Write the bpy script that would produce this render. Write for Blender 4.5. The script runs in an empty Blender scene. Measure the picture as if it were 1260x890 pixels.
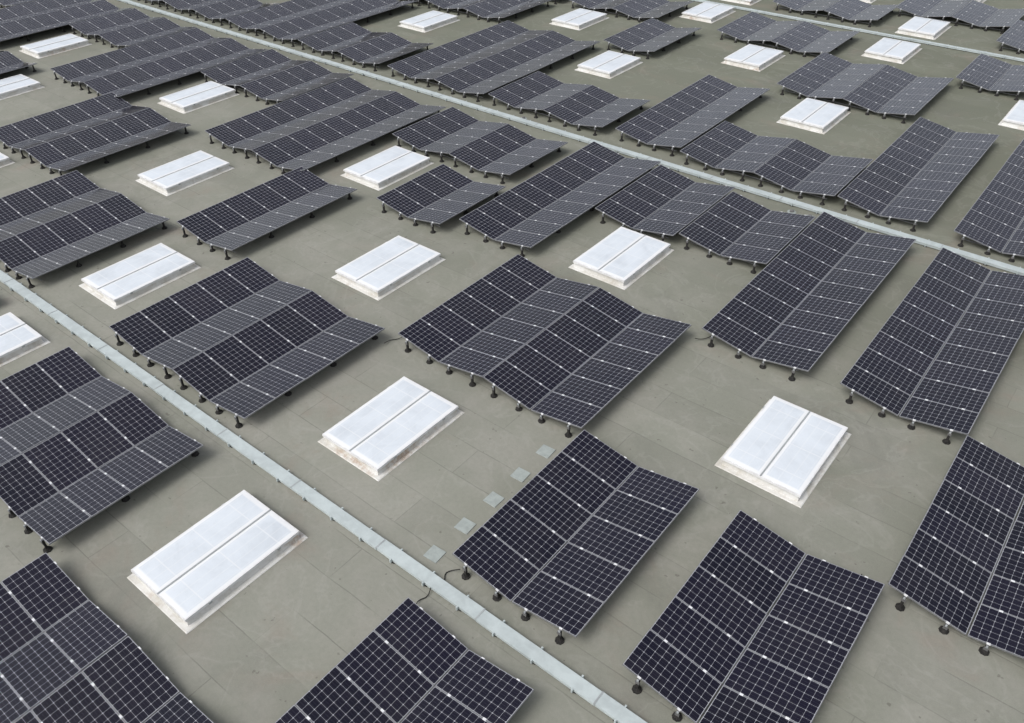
import bpy, math, random
from mathutils import Matrix, Vector
random.seed(7)
scn=bpy.context.scene
col=scn.collection

# ---------------------------------------------------------------- helpers
class MB:
    """mesh builder with material indices, uvs and a per-face random attribute"""
    def __init__(s): s.v=[];s.f=[];s.m=[];s.uv=[];s.r=[]
    def quad(s,p,mat=0,uv=None,r=0.5):
        n=len(s.v); s.v+= [tuple(q) for q in p]; s.f.append(tuple(range(n,n+len(p))))
        s.m.append(mat); s.uv.append(uv or [(0,0)]*len(p)); s.r.append(r)
    def hexa(s,b,t,mat=0,r=0.5,bottom=True):
        if bottom: s.quad([b[3],b[2],b[1],b[0]],mat,r=r)
        s.quad(t,mat,r=r)
        for i in range(4):
            j=(i+1)%4
            s.quad([b[i],b[j],t[j],t[i]],mat,r=r)
    def box(s,x0,x1,y0,y1,z0,z1,mat=0,r=0.5,ins=0.0):
        b=[(x0,y0,z0),(x1,y0,z0),(x1,y1,z0),(x0,y1,z0)]
        t=[(x0+ins,y0+ins,z1),(x1-ins,y0+ins,z1),(x1-ins,y1-ins,z1),(x0+ins,y1-ins,z1)]
        s.hexa(b,t,mat,r)
    def cyl(s,x,y,z0,z1,r0,r1,n=10,mat=0,ph=0.0):
        a=[(x+r0*math.cos(ph+2*math.pi*i/n),y+r0*math.sin(ph+2*math.pi*i/n),z0) for i in range(n)]
        b=[(x+r1*math.cos(ph+2*math.pi*i/n),y+r1*math.sin(ph+2*math.pi*i/n),z1) for i in range(n)]
        s.quad(b,mat)
        for i in range(n):
            j=(i+1)%n; s.quad([a[i],a[j],b[j],b[i]],mat)
    def build(s,name,mats,parent=None,bevel=0):
        me=bpy.data.meshes.new(name); me.from_pydata(s.v,[],s.f)
        for m in mats: me.materials.append(m)
        me.polygons.foreach_set('material_index',s.m)
        uvl=me.uv_layers.new(name='UVMap')
        flat=[c for u in s.uv for p in u for c in p]
        uvl.data.foreach_set('uv',flat)
        at=me.attributes.new('rnd','FLOAT','FACE'); at.data.foreach_set('value',s.r)
        me.update()
        o=bpy.data.objects.new(name,me); col.objects.link(o)
        if parent: o.parent=parent
        if bevel:
            bm=o.modifiers.new('bevel','BEVEL'); bm.width=bevel; bm.segments=2; bm.limit_method='ANGLE'
        return o
def empty(name,loc=(0,0,0)):
    e=bpy.data.objects.new(name,None); e.location=loc; e.empty_display_size=.3; col.objects.link(e); return e

class NT:
    def __init__(s,name):
        s.mat=bpy.data.materials.new(name); s.mat.use_nodes=True; s.t=s.mat.node_tree
        s.b=s.t.nodes['Principled BSDF']
    def l(s,a,b): s.t.links.new(a,b)
    def val(s,sock,v):
        if isinstance(v,(int,float)): sock.default_value=v
        else: s.l(v,sock)
    def math(s,op,a,b=0.0,c=None,clamp=False):
        x=s.t.nodes.new('ShaderNodeMath'); x.operation=op; x.use_clamp=clamp
        s.val(x.inputs[0],a); s.val(x.inputs[1],b)
        if c is not None: s.val(x.inputs[2],c)
        return x.outputs[0]
    def mix(s,f,a,b,mode='MIX'):
        x=s.t.nodes.new('ShaderNodeMix'); x.data_type='RGBA'; x.blend_type=mode
        s.val(x.inputs[0],f)
        for sock,v in ((x.inputs[6],a),(x.inputs[7],b)):
            if isinstance(v,tuple): sock.default_value=(*v,1) if len(v)==3 else v
            else: s.l(v,sock)
        return x.outputs[2]
    def noise(s,vec,scale,detail=3,rough=.5,dist=0):
        x=s.t.nodes.new('ShaderNodeTexNoise'); x.inputs['Scale'].default_value=scale
        x.inputs['Detail'].default_value=detail; x.inputs['Roughness'].default_value=rough; x.inputs['Distortion'].default_value=dist
        if vec is not None: s.l(vec,x.inputs['Vector'])
        return x.outputs['Fac']
    def ramp(s,f,a,b):
        x=s.t.nodes.new('ShaderNodeMapRange'); x.interpolation_type='SMOOTHSTEP'
        s.l(f,x.inputs[0]); x.inputs[1].default_value=a; x.inputs[2].default_value=b
        return x.outputs[0]
    def geo(s): return s.t.nodes.new('ShaderNodeNewGeometry').outputs['Position']
    def mapping(s,vec,scale=(1,1,1),loc=(0,0,0)):
        x=s.t.nodes.new('ShaderNodeMapping'); x.inputs['Scale'].default_value=scale; x.inputs['Location'].default_value=loc
        s.l(vec,x.inputs['Vector']); return x.outputs[0]
    def bump(s,h,strength=.3,dist=.01):
        x=s.t.nodes.new('ShaderNodeBump'); x.inputs['Strength'].default_value=strength; x.inputs['Distance'].default_value=dist
        s.l(h,x.inputs['Height']); s.l(x.outputs[0],s.b.inputs['Normal'])

# ---------------------------------------------------------------- materials
def m_roof():
    t=NT('roof_bitumen'); P=t.geo()
    sep=t.t.nodes.new('ShaderNodeSeparateXYZ'); t.l(P,sep.inputs[0]); X,Y=sep.outputs[0],sep.outputs[1]
    big=t.noise(P,.07,4,.55); med=t.noise(P,.55,5,.6,.6); fine=t.noise(P,38,3,.7); grit=t.noise(P,9,4,.7)
    base=t.mix(t.ramp(big,.32,.68),(.205,.212,.176),(.245,.250,.215))
    base=t.mix(t.ramp(med,.35,.75),base,(.278,.276,.244))
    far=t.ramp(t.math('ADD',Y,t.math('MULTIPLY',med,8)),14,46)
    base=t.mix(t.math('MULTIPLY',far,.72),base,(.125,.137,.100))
    br=t.t.nodes.new('ShaderNodeTexBrick'); br.offset=.37; br.inputs['Scale'].default_value=1
    br.inputs['Brick Width'].default_value=7.5; br.inputs['Row Height'].default_value=1.02; br.inputs['Mortar Size'].default_value=.016
    br.inputs['Color1'].default_value=(0,0,0,1); br.inputs['Color2'].default_value=(1,1,1,1); br.inputs['Mortar'].default_value=(.5,.5,.5,1)
    br.inputs['Mortar Smooth'].default_value=.6
    wob=t.noise(P,.8,2); 
    add=t.t.nodes.new('ShaderNodeVectorMath'); add.operation='ADD'
    cmb=t.t.nodes.new('ShaderNodeCombineXYZ'); t.l(t.math('MULTIPLY',wob,.05),cmb.inputs[0]); t.l(t.math('MULTIPLY',wob,.06),cmb.inputs[1])
    t.l(P,add.inputs[0]); t.l(cmb.outputs[0],add.inputs[1]); t.l(add.outputs[0],br.inputs['Vector'])
    tone=t.math('ADD',t.math('MULTIPLY',br.outputs['Color'],.11),.945)
    hs=t.t.nodes.new('ShaderNodeVectorMath'); hs.operation='SCALE'; t.l(base,hs.inputs[0]); t.l(tone,hs.inputs['Scale'])
    seam=t.math('MULTIPLY',br.outputs['Fac'],t.ramp(t.noise(P,.45,2),.35,.6))
    c=t.mix(t.math('MULTIPLY',seam,.5),hs.outputs[0],(.115,.115,.098))
    st=t.ramp(t.noise(P,.33,5,.65,1.2),.53,.74)
    c=t.mix(t.math('MULTIPLY',st,.36),c,(.250,.198,.165))
    pd=t.ramp(t.noise(t.mapping(P,loc=(13,5,3)),.22,6,.6,.8),.55,.72)
    c=t.mix(t.math('MULTIPLY',pd,.38),c,(.138,.142,.125))
    edge=t.noise(t.mapping(P,loc=(3,8,1)),.5,4,.6,.8)
    ring=t.math('SUBTRACT',1,t.math('MULTIPLY',t.math('ABSOLUTE',t.math('SUBTRACT',edge,.5)),45),clamp=True)
    c=t.mix(t.math('MULTIPLY',ring,.16),c,(.37,.37,.34))
    c=t.mix(t.math('MULTIPLY',t.ramp(grit,.3,.8),.22),c,(.13,.13,.115))
    spk=t.ramp(t.noise(t.mapping(P,loc=(7,1,9)),5.5,2,.5),.72,.75)
    c=t.mix(t.math('MULTIPLY',spk,.5),c,(.09,.085,.07))
    c=t.mix(t.math('MULTIPLY',t.ramp(fine,.45,.75),.18),c,(.37,.37,.34))
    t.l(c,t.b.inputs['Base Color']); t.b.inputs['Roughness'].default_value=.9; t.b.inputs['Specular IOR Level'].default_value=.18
    t.bump(t.math('ADD',t.math('MULTIPLY',fine,.5),t.math('SUBTRACT',t.math('MULTIPLY',med,1.2),seam)),.35,.006)
    return t.mat
def m_glass():
    t=NT('solar_cells'); uv=t.t.nodes.new('ShaderNodeUVMap').outputs[0]
    sep=t.t.nodes.new('ShaderNodeSeparateXYZ'); t.l(uv,sep.inputs[0])
    at=t.t.nodes.new('ShaderNodeAttribute'); at.attribute_name='rnd'; r=at.outputs['Fac']
    fx=t.math('ABSOLUTE',t.math('SUBTRACT',t.math('FRACT',sep.outputs[0]),.5))
    fy=t.math('ABSOLUTE',t.math('SUBTRACT',t.math('FRACT',sep.outputs[1]),.5))
    g=.4870
    l1=t.math('GREATER_THAN',fx,g); l2=t.math('GREATER_THAN',fy,g)
    dia=t.math('GREATER_THAN',t.math('ADD',fx,fy),.905)
    ox=t.math('MAXIMUM',t.math('LESS_THAN',sep.outputs[0],0),t.math('GREATER_THAN',sep.outputs[0],10))
    oy=t.math('MAXIMUM',t.math('LESS_THAN',sep.outputs[1],0),t.math('GREATER_THAN',sep.outputs[1],6))
    ln=t.math('MAXIMUM',t.math('MAXIMUM',l1,l2),t.math('MAXIMUM',dia,t.math('MAXIMUM',ox,oy)))
    bb=t.math('ABSOLUTE',t.math('SUBTRACT',t.math('FRACT',t.math('MULTIPLY',sep.outputs[1],3)),.5))
    bus=t.math('LESS_THAN',bb,.02)
    fl=t.t.nodes.new('ShaderNodeVectorMath'); fl.operation='FLOOR'; t.l(uv,fl.inputs[0])
    wn=t.t.nodes.new('ShaderNodeTexWhiteNoise'); wn.noise_dimensions='4D'; t.l(fl.outputs[0],wn.inputs['Vector']); t.l(t.math('MULTIPLY',r,37.1),wn.inputs['W'])
    cell=t.mix(r,(.0030,.0034,.0105),(.0066,.0060,.0170))
    cell=t.mix(t.math('MULTIPLY',wn.outputs['Value'],.5),cell,(.009,.008,.018))
    c=t.mix(t.math('MULTIPLY',bus,.16),cell,(.30,.30,.33))
    c=t.mix(ln,c,(.40,.41,.44))
    P=t.geo(); d=t.noise(P,.9,5,.65,.4)
    c=t.mix(t.math('MULTIPLY',t.ramp(d,.35,.8),.02),c,(.33,.30,.27))
    t.l(c,t.b.inputs['Base Color'])
    ro=t.math('ADD',t.math('MULTIPLY',d,.14),.05); t.l(ro,t.b.inputs['Roughness'])
    t.b.inputs['IOR'].default_value=1.43
    return t.mat
def m_simple(name,c1,c2,rough,metal=0,scale=3,bump=0,spec=.5):
    t=NT(name); P=t.geo(); n=t.noise(P,scale,5,.65,.3)
    t.l(t.mix(t.ramp(n,.3,.72),c1,c2),t.b.inputs['Base Color'])
    t.b.inputs['Roughness'].default_value=rough; t.b.inputs['Metallic'].default_value=metal; t.b.inputs['Specular IOR Level'].default_value=spec
    if bump: t.bump(n,bump,.01)
    return t.mat
def m_dome():
    t=NT('skylight_acrylic'); P=t.geo(); n=t.noise(P,1.1,5,.65,.5); n2=t.noise(P,14,4,.7)
    uv=t.t.nodes.new('ShaderNodeUVMap').outputs[0]; sep=t.t.nodes.new('ShaderNodeSeparateXYZ'); t.l(uv,sep.inputs[0])
    rb=t.math('LESS_THAN',t.math('ABSOLUTE',t.math('SUBTRACT',t.math('FRACT',t.math('MULTIPLY',sep.outputs[0],4)),.5)),.06)
    cr=t.math('LESS_THAN',t.math('ABSOLUTE',t.math('SUBTRACT',t.math('FRACT',t.math('MULTIPLY',sep.outputs[1],3)),.5)),.016)
    c=t.mix(t.ramp(n,.35,.8),(.63,.68,.735),(.53,.575,.625))
    ex=t.math('ABSOLUTE',t.math('SUBTRACT',sep.outputs[0],.5)); ey=t.math('ABSOLUTE',t.math('SUBTRACT',sep.outputs[1],.5))
    rim=t.math('MAXIMUM',t.ramp(ex,.40,.44),t.ramp(ey,.455,.475))
    c=t.mix(t.math('MULTIPLY',rim,.8),c,(.78,.79,.80))
    c=t.mix(t.math('MULTIPLY',t.math('MAXIMUM',cr,t.math('MULTIPLY',rb,.5)),.35),c,(.78,.79,.80))
    c=t.mix(t.math('MULTIPLY',t.ramp(n2,.5,.8),.12),c,(.42,.42,.40))
    t.l(c,t.b.inputs['Base Color']); t.b.inputs['Roughness'].default_value=.22
    return t.mat
def m_flange():
    t=NT('skylight_flashing'); P=t.geo(); n=t.noise(P,1.6,6,.7,.8); n2=t.noise(P,9,4,.7)
    c=t.mix(t.ramp(n,.38,.72),(.66,.66,.64),(.50,.48,.43))
    c=t.mix(t.math('MULTIPLY',t.ramp(n2,.5,.75),.4),c,(.38,.34,.28))
    rust=t.math('MULTIPLY',t.ramp(t.noise(P,.35,2),.56,.66),t.ramp(t.noise(P,5,4,.7),.42,.65))
    c=t.mix(t.math('MULTIPLY',rust,.55),c,(.30,.17,.08))
    t.l(c,t.b.inputs['Base Color']); t.b.inputs['Roughness'].default_value=.7
    return t.mat
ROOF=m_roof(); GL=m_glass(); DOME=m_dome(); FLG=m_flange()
ALU=m_simple('anodised_aluminium',(.28,.285,.30),(.18,.185,.20),.4,.4,6)
CLAMP=m_simple('clamp_metal',(.80,.81,.83),(.68,.69,.71),.35,.1,20)
BLK=m_simple('black_rubber',(.016,.016,.016),(.040,.038,.036),.8,0,15,.2,spec=.2)
DRK=m_simple('dark_bracket',(.09,.09,.092),(.16,.16,.16),.6,0,15)
GALV=m_simple('galvanised_steel',(.50,.56,.565),(.40,.45,.455),.5,.1,2.2)
GALVD=m_simple('galvanised_joint',(.38,.41,.415),(.30,.32,.33),.5,.2,5)
WHT=m_simple('skylight_frame',(.74,.75,.76),(.60,.60,.60),.5,0,4)
PAD=m_simple('felt_patch',(.33,.37,.36),(.27,.30,.29),.85,0,7,.3)
BACK=m_simple('panel_backsheet',(.55,.55,.55),(.42,.42,.42),.6)

# ---------------------------------------------------------------- roof
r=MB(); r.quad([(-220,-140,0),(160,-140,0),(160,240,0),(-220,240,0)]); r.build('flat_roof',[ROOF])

# ---------------------------------------------------------------- solar arrays
PL=1.680; TILT=math.radians(10); W=PL*math.cos(TILT); DZ=PL*math.sin(TILT)
ZH=.490; ZL=ZH-DZ
GV=.022; GR=.035; PAIR=2*W+GV
def solar_array(uc,ns,y0,y1,n):
    np_=ns//2; wid=np_*PAIR+(np_-1)*GR; x=uc-wid/2
    root=empty('solar_panel_array',(uc,(y0+y1)/2,0)); ox,oy=uc,(y0+y1)/2
    g=MB(); ra=MB(); ft=MB()
    pitch=(y1-y0)/n
    for k in range(ns):
        xa=x+(k//2)*(PAIR+GR)+(k%2)*(W+GV)-ox; xb=xa+W
        za,zb=(ZH,ZL) if k%2==0 else (ZL,ZH)
        sgn=1 if k%2==0 else -1
        nx,nz=sgn*math.sin(TILT),math.cos(TILT)
        for j in range(n):
            ya=y0+j*pitch+.004-oy+random.uniform(-.002,.002); yb=y0+(j+1)*pitch-.004-oy+random.uniform(-.002,.002)
            e=[random.uniform(-.003,.003) for _ in range(4)]; dx=random.uniform(-.005,.005)
            t=[Vector((xa+dx,ya,za+e[0])),Vector((xb+dx,ya,zb+e[1])),Vector((xb+dx,yb,zb+e[2])),Vector((xa+dx,yb,za+e[3]))]
            N=Vector((nx,0,nz)); b=[p-N*.035 for p in t]
            rn=random.random()
            g.hexa(b,t,1,rn,bottom=False); g.quad([b[3],b[2],b[1],b[0]],2,r=rn)
            c=[]; uvs=[]
            fr=.009
            for (s,q) in ((0,0),(1,0),(1,1),(0,1)):
                fs=fr/PL if s==0 else 1-fr/PL; fq=fr/(yb-ya) if q==0 else 1-fr/(yb-ya)
                p=(t[0]*(1-fs)+t[1]*fs)*(1-fq)+(t[3]*(1-fs)+t[2]*fs)*fq
                c.append(p+N*.0015)
                uvs.append(((-.04 if s==0 else 10.04),(-.03 if q==0 else 6.03)))
            g.quad(c,0,uvs,rn)
            for fs in (.23,.77):
                for jj in ([j] if j else [])+([-1] if j==0 else [])+([n] if j==n-1 else []):
                    if jj==-1: yc=ya+.004; hw=.014
                    elif jj==n: yc=yb-.004; hw=.014
                    else: yc=ya-.004; hw=.024
                    xc=xa+(xb-xa)*fs; zc=za+(zb-za)*fs
                    L=.036
                    q=[Vector((xc-L,yc-hw,zc+L*sgn*math.tan(TILT))),Vector((xc+L,yc-hw,zc-L*sgn*math.tan(TILT))),Vector((xc+L,yc+hw,zc-L*sgn*math.tan(TILT))),Vector((xc-L,yc+hw,zc+L*sgn*math.tan(TILT)))]
                    g.hexa([p-N*.03 for p in q],[p+N*.009 for p in q],3)
        # mounting rails and rubber feet
        for fs in (.23,.77):
            xc=xa+W*fs; zc=za+(zb-za)*fs-.042
            yA=y0-.04-oy; yB=y1-.02-oy
            ra.box(xc-.02,xc+.02,yA,yB,zc-.042,zc-.002,0)
            for ye in (yA-.003,yB+.003): ra.box(xc-.022,xc+.022,ye-.008,ye+.008,zc-.044,zc+.002,1)
            m=max(2,round((y1-y0)/2.0)+1)
            for i in range(m):
                yy=yA+.03+(yB-yA-.13)*i/(m-1)
                a=random.uniform(0,1)
                ft.cyl(xc,yy,.004,.035,.105,.098,8,0,a)
                ft.cyl(xc,yy,.035,.085,.075,.052,8,0,a)
                ft.box(xc-.032,xc+.032,yy-.026,yy+.026,.07,max(.09,zc-.043),0)
                if i==0:
                    ft.box(xc-.045,xc+.045,yy-.045,yy-.027,max(.08,zc-.12),zc-.0435,1)
    wx0=x-ox+.35; wx1=wx0+wid-.7
    for i in range(2):
        yy=(y0-oy+.35) if i==0 else (y1-oy-.35)
        ra.box(wx0,wx1,yy-.015,yy+.015,.085,.110,0)
    g.build('solar_panels',[GL,ALU,BACK,CLAMP],root)
    ra.build('mounting_rails',[ALU,GALVD],root)
    ft.build('support_feet',[BLK,DRK],root)
A=[(-6.65,2,8.01,13.09,5),(-2.26,2,8.08,13.1,5),(-6.62,2,1.55,6.6,5),(1.12,2,13.15,18.93,6),
(-11.76,4,13.09,18.88,6),(-18.95,4,7.89,13.03,5),(-6.42,2,18.92,28.19,9),(-2.2,2,18.97,28.19,9),
(-18.95,4,2.58,6.63,4),(-12.08,4,-2.6,2.43,5),(-30.2,4,7.77,12.95,5),(-24.8,2,12.97,18.86,6),
(-37.3,4,12.6,18.65,6),(-20.34,2,18.8,22.6,4),(-16.7,2,19.5,28.25,9),(-13.23,2,23.25,28.0,5),(-9.82,2,23.5,27.62,4),
(-29.5,4,18.6,27.3,9),(-22.55,4,23.5,27.5,4),(-16.75,2,30.0,38.7,9),(-11.6,4,29.65,33.75,4),(-6.5,2,29.7,39.5,10),
(-2.25,2,29.63,39.88,10),(-11.8,4,39.6,45.6,6),(-29.2,4,29.7,39.86,10),(-22.3,4,29.8,33.86,4),(-24.2,2,40.2,45.5,5),
(-18.3,4,45.7,50.35,5),(-43.2,4,18.5,27.55,9),(-36.35,4,23.1,27.75,5),
(-36.5,4,29.7,33.9,4),(-43.35,4,29.7,39.7,10),(-50.2,4,29.7,33.9,4),(-57.0,4,29.7,39.7,10),
(-51.3,4,12.9,18.5,6),(-50.05,4,23.2,27.6,4),(-56.9,4,18.6,27.5,9),(-63.8,4,23.2,27.6,4),
(-6.75,2,45.8,50.4,5),(-11.7,4,56.5,61,5),(-18.3,4,53.2,57.2,4),(-6.7,2,53.2,58.2,5),
(-36.5,4,40.2,45.3,5),(-29.0,4,45.8,50.2,4),(-36.4,4,45.9,50.2,4),(-43.35,4,40.2,45.3,5),(-29.0,4,53.2,57.3,4),
(1.5,2,23.5,28.1,4),(2.3,2,29.7,39.9,10),(-2.2,2,46,50.6,5),(2.5,2,40.2,45.3,5),(-2.26,2,-1.5,3.5,5),
(-30.2,4,1.6,6.6,5),(-43.6,4,7.8,12.0,4),(-58.9,4,7.8,12.9,5),(-24,2,-3.2,1.9,5),(6.2,2,18.9,28.1,9),(8.2,2,8.1,13.1,5)]
for a in A: solar_array(*a)

# ---------------------------------------------------------------- skylights
import bmesh
def skylight(x0,x1,y0,y1):
    cx,cy=(x0+x1)/2,(y0+y1)/2; w,l=2.30,3.26
    root=empty('roof_skylight',(cx,cy,0))
    m=MB(); hw,hl=w/2,l/2
    a,b=hw-.13,hl-.13
    m.hexa([(-hw,-hl,.004),(hw,-hl,.004),(hw,hl,.004),(-hw,hl,.004)],[(-hw+.02,-hl+.02,.022),(hw-.02,-hl+.02,.022),(hw-.02,hl-.02,.022),(-hw+.02,hl-.02,.022)],0)
    m.hexa([(-a,-b,.0215),(a,-b,.0215),(a,b,.0215),(-a,b,.0215)],[(-a+.04,-b+.04,.20),(a-.04,-b+.04,.20),(a-.04,b-.04,.20),(-a+.04,b-.04,.20)],0)
    m.build('curb',[FLG],root)
    f=MB(); A_,B_=a+.02,b+.02
    f.box(-A_,A_,-B_,B_,.195,.262,0,ins=.006); f.build('frame',[WHT],root,.006)
    d=MB()
    for s in (-1,1):
        p0,p1=(-A_+.035,-.022) if s<0 else (.022,A_-.035)
        q0,q1=-B_+.035,B_-.035; z=.2625; h=.020
        nx,ny=6,8
        def zz(i,j): 
            return z+h*(1-(2*i/nx-1)**4)**.5*(1-(2*j/ny-1)**6)**.5 if 0<i<nx and 0<j<ny else z
        for i in range(nx):
            for j in range(ny):
                P=[];U=[]
                for di,dj in ((0,0),(1,0),(1,1),(0,1)):
                    ii,jj=i+di,j+dj
                    fu=.5-.5*math.cos(math.pi*ii/nx); fv=.5-.5*math.cos(math.pi*jj/ny)
                    P.append((p0+(p1-p0)*fu,q0+(q1-q0)*fv,zz(ii,jj))); U.append((fu,fv))
                d.quad(P,0,U)
    do=d.build('acrylic_panes',[DOME],root)
    bm=bmesh.new(); bm.from_mesh(do.data); bmesh.ops.remove_doubles(bm,verts=bm.verts,dist=1e-4); bm.to_mesh(do.data); bm.free()
    for p in do.data.polygons: p.use_smooth=True
    k=MB()
    k.box(-.018,.018,-B_+.01,B_-.01,.2605,.275,0); 
    for sx in (-1,1):
        for q in (-.6,.6): k.box(sx*A_-.02,sx*A_+.02,q*B_-.04,q*B_+.04,.20,.255,1)
    k.build('glazing_bar_and_hinges',[GALVD,GALVD],root)
S=[(-13.82,-11.56,3.30,6.52),(-13.87,-11.52,8.79,12.05),(-5.22,-2.98,14.49,17.71),(-19.66,-17.40,14.39,17.67),(-13.65,-11.43,19.88,23.12),
(-26.07,-23.72,8.82,12.0),(-31.79,-29.46,14.44,17.55),(-25.41,-23.06,19.95,23.12),(-38.79,-36.48,19.88,23.02),(-13.42,-11.27,36.09,39.39),
(-25.02,-22.84,36.26,39.54),(-19.29,-17.2,41.97,45.24),(-13.69,-11.63,47.69,50.94),(-31.15,-28.88,42.16,45.36),(-38.34,-36.07,36.2,39.4),
(-25.45,-23.27,48.2,51.4),(-52.53,-50.2,19.6,22.7),(-47.8,-45.5,14.3,17.47),(-13.7,-11.5,52.95,56.2),(-26.03,-23.65,3.35,6.6),
(-39.8,-37.5,8.9,12.1),(-5.3,-3.1,42,45.2),(-25.3,-23.1,53.2,56.4),(-19.3,-17.1,58.3,61.5),(-13.6,-11.4,62.2,65.4),(-51.5,-49.2,36.2,39.4),
(-65,-62.7,19.6,22.8),(3.9,6.2,14.5,17.7),(-5.2,-3,-6,-2.8),(-53.5,-51.2,8.9,12.1),(-39,-36.7,3.3,6.5),(-38.3,-36,53.2,56.4)]
for s in S: skylight(*s)

# ---------------------------------------------------------------- cable ducts
def duct(y,x0,x1,w=.29,h=.09):
    root=empty('cable_duct',((x0+x1)/2,y,0)); ox=(x0+x1)/2
    m=MB(); x=x0
    while x<x1:
        L=3.0; dy=random.uniform(-.008,.008); dz=random.uniform(0,.003)
        m.box(x-ox+.004,x+L-ox-.004,-w/2+dy,w/2+dy,.035+dz,.035+h+dz,0,ins=.008)
        m.box(x-ox+.002,x+L-ox-.006,-w/2-.012+dy,w/2+.012+dy,.035+h-.012+dz,.035+h+.006+dz,0,ins=.003)
        m.box(x-ox-.02,x-ox+.02,-w/2-.017,w/2+.017,.035+h-.018,.035+h+.0135,1,ins=.003)
        x+=L
    m.build('duct_sections',[GALV,GALVD],root)
    f=MB(); x=x0+.5
    while x<x1:
        f.box(x-ox-.07,x-ox+.07,-w/2-.01,w/2+.01,.004,.034,0)
        for s in (-1,1):
            f.box(x-ox-.018,x-ox+.018,s*(w/2+.035)-.022,s*(w/2+.035)+.022,.034,.05+h,1)
        x+=1.0
    f.build('duct_supports',[BLK,GALV],root)
duct(7.40,-70,30); duct(28.93,-70,30); duct(51.95,-70,30,.22)

# ---------------------------------------------------------------- small felt patches
for i in range(5):
    root=MB(); s=.19; a=random.uniform(-.06,.06)
    pts=[(-s,-s),(s,-s),(s,s),(-s,s)]
    rot=[(x*math.cos(a)-y*math.sin(a),x*math.sin(a)+y*math.cos(a)) for x,y in pts]
    root.hexa([(x,y,.002) for x,y in rot],[(x*.97,y*.97,.018) for x,y in rot])
    o=root.build('roofing_patch',[PAD]); o.location=(-8.9,8.02+1.05*i,0.002)
# roof drains
for (x,y) in [(-9.3,28.35),(-23.1,29.35),(-8.6,28.4),(-33.8,29.3)]:
    root=empty('roof_drain',(x,y,0))
    m=MB(); m.cyl(0,0,.004,.018,.17,.15,16,0); m.build('drain_flange',[PAD],root)
    m=MB(); m.cyl(0,0,.0175,.07,.09,.075,12,0); m.cyl(0,0,.0705,.09,.06,.03,12,0); m.build('drain_strainer',[DRK],root)

# ---------------------------------------------------------------- loose cables
def cable(pts,rad=.011):
    c=bpy.data.curves.new('power_cable','CURVE'); c.dimensions='3D'; c.bevel_depth=rad; c.bevel_resolution=2
    sp=c.splines.new('NURBS'); sp.points.add(len(pts)-1); sp.use_endpoint_u=True; sp.order_u=3
    for p,q in zip(sp.points,pts): p.co=(*q,1)
    c.materials.append(BLK); o=bpy.data.objects.new('power_cable',c); col.objects.link(o)
cable([(-8.1,8.0,.12),(-8.3,7.9,.03),(-8.35,7.75,.02),(-8.2,7.6,.04),(-8.25,7.5,.1)])
cable([(-8.2,6.7,.12),(-8.35,6.85,.02),(-8.2,7.1,.02),(-8.3,7.25,.09)])
cable([(-.75,13.2,.12),(-.9,13.0,.02),(-1.2,13.15,.02),(-1.1,13.4,.1)])
cable([(-15.45,12.8,.12),(-15.55,13.1,.02),(-15.35,13.3,.02),(-15.2,13.5,.12)])
cable([(-8.2,18.8,.12),(-8.0,18.95,.02),(-7.9,19.3,.05)])

# ---------------------------------------------------------------- camera (from a calibration of the roof grid)
yaw,pitch,roll=math.radians(39.265),math.radians(38.426),math.radians(.723)
cd=bpy.data.cameras.new('camera'); co=bpy.data.objects.new('camera',cd); col.objects.link(co)
cd.sensor_width=36; cd.lens=36*1003.4/1260; cd.clip_end=1000
co.matrix_world=Matrix.Translation((0,0,14.97))@Matrix.Rotation(yaw,4,'Z')@Matrix.Rotation(math.pi/2-pitch,4,'X')@Matrix.Rotation(-roll,4,'Z')
scn.camera=co

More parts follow.
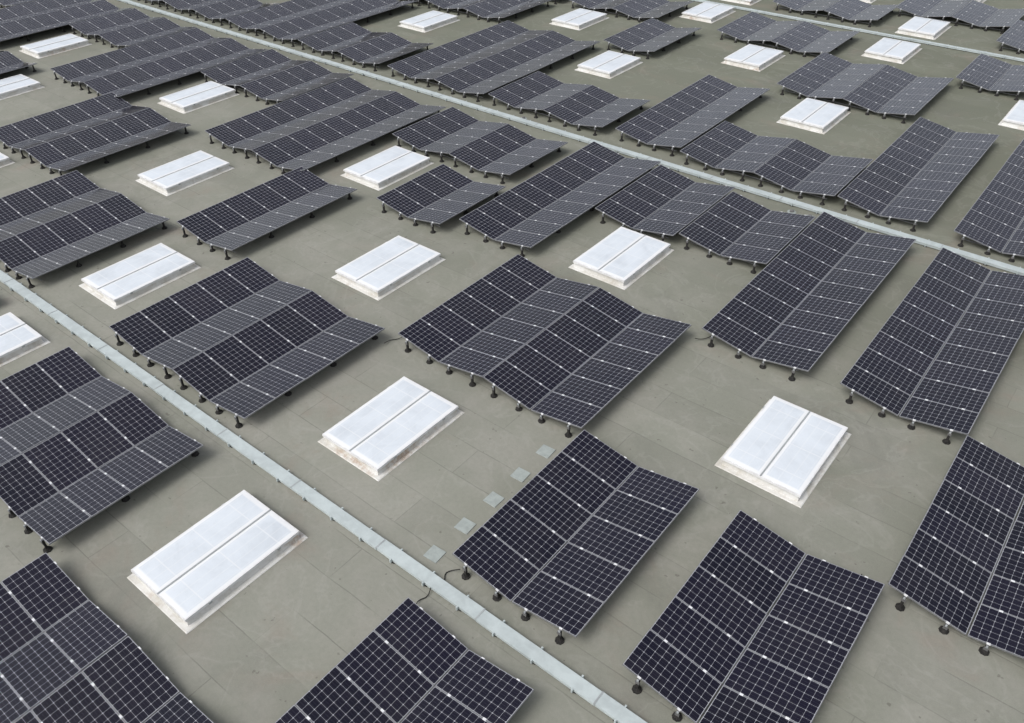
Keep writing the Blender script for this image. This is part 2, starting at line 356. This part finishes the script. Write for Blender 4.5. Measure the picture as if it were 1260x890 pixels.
# ---------------------------------------------------------------- light
el=math.radians(55); az=math.radians(-165)   # azimuth measured from +Y clockwise
w=bpy.data.worlds.new('World'); scn.world=w; w.use_nodes=True; nt=w.node_tree
bg=nt.nodes['Background']; sky=nt.nodes.new('ShaderNodeTexSky'); sky.sky_type='NISHITA'; sky.sun_disc=False
sky.sun_elevation=el; sky.sun_rotation=az; sky.dust_density=6; sky.air_density=1.0; sky.ozone_density=1.0
hs=nt.nodes.new('ShaderNodeHueSaturation'); hs.inputs['Saturation'].default_value=.35
nt.links.new(sky.outputs[0],hs.inputs['Color'])
# brightening added towards the horizon to grey the panel reflections, with soft variation
tc=nt.nodes.new('ShaderNodeTexCoord'); sp=nt.nodes.new('ShaderNodeSeparateXYZ'); nt.links.new(tc.outputs['Generated'],sp.inputs[0])
mr=nt.nodes.new('ShaderNodeMapRange'); nt.links.new(sp.outputs[2],mr.inputs[0])
mr.inputs[1].default_value=.30; mr.inputs[2].default_value=.78; mr.inputs[3].default_value=1.65; mr.inputs[4].default_value=.85
nz=nt.nodes.new('ShaderNodeTexNoise'); nz.inputs['Scale'].default_value=2.2; nz.inputs['Detail'].default_value=4; nt.links.new(tc.outputs['Generated'],nz.inputs['Vector'])
m1=nt.nodes.new('ShaderNodeMath'); m1.operation='MULTIPLY_ADD'; nt.links.new(nz.outputs['Fac'],m1.inputs[0]); m1.inputs[1].default_value=.8; m1.inputs[2].default_value=.57
m2=nt.nodes.new('ShaderNodeMath'); m2.operation='MULTIPLY'; nt.links.new(mr.outputs[0],m2.inputs[0]); nt.links.new(m1.outputs[0],m2.inputs[1])
m3=nt.nodes.new('ShaderNodeVectorMath'); m3.operation='SCALE'; nt.links.new(hs.outputs[0],m3.inputs[0]); nt.links.new(m2.outputs[0],m3.inputs['Scale'])
nt.links.new(m3.outputs[0],bg.inputs[0]); bg.inputs[1].default_value=.15
sd=bpy.data.lights.new('sun','SUN'); sd.energy=1.0; sd.angle=math.radians(32); sd.color=(1,.985,.96)
so=bpy.data.objects.new('sun',sd); col.objects.link(so)
d=Vector((math.sin(az)*math.cos(el),math.cos(az)*math.cos(el),math.sin(el)))
so.rotation_euler=d.to_track_quat('Z','Y').to_euler(); so.location=(0,0,30)
scn.view_settings.view_transform='Standard'; scn.view_settings.look='None'; scn.view_settings.exposure=0
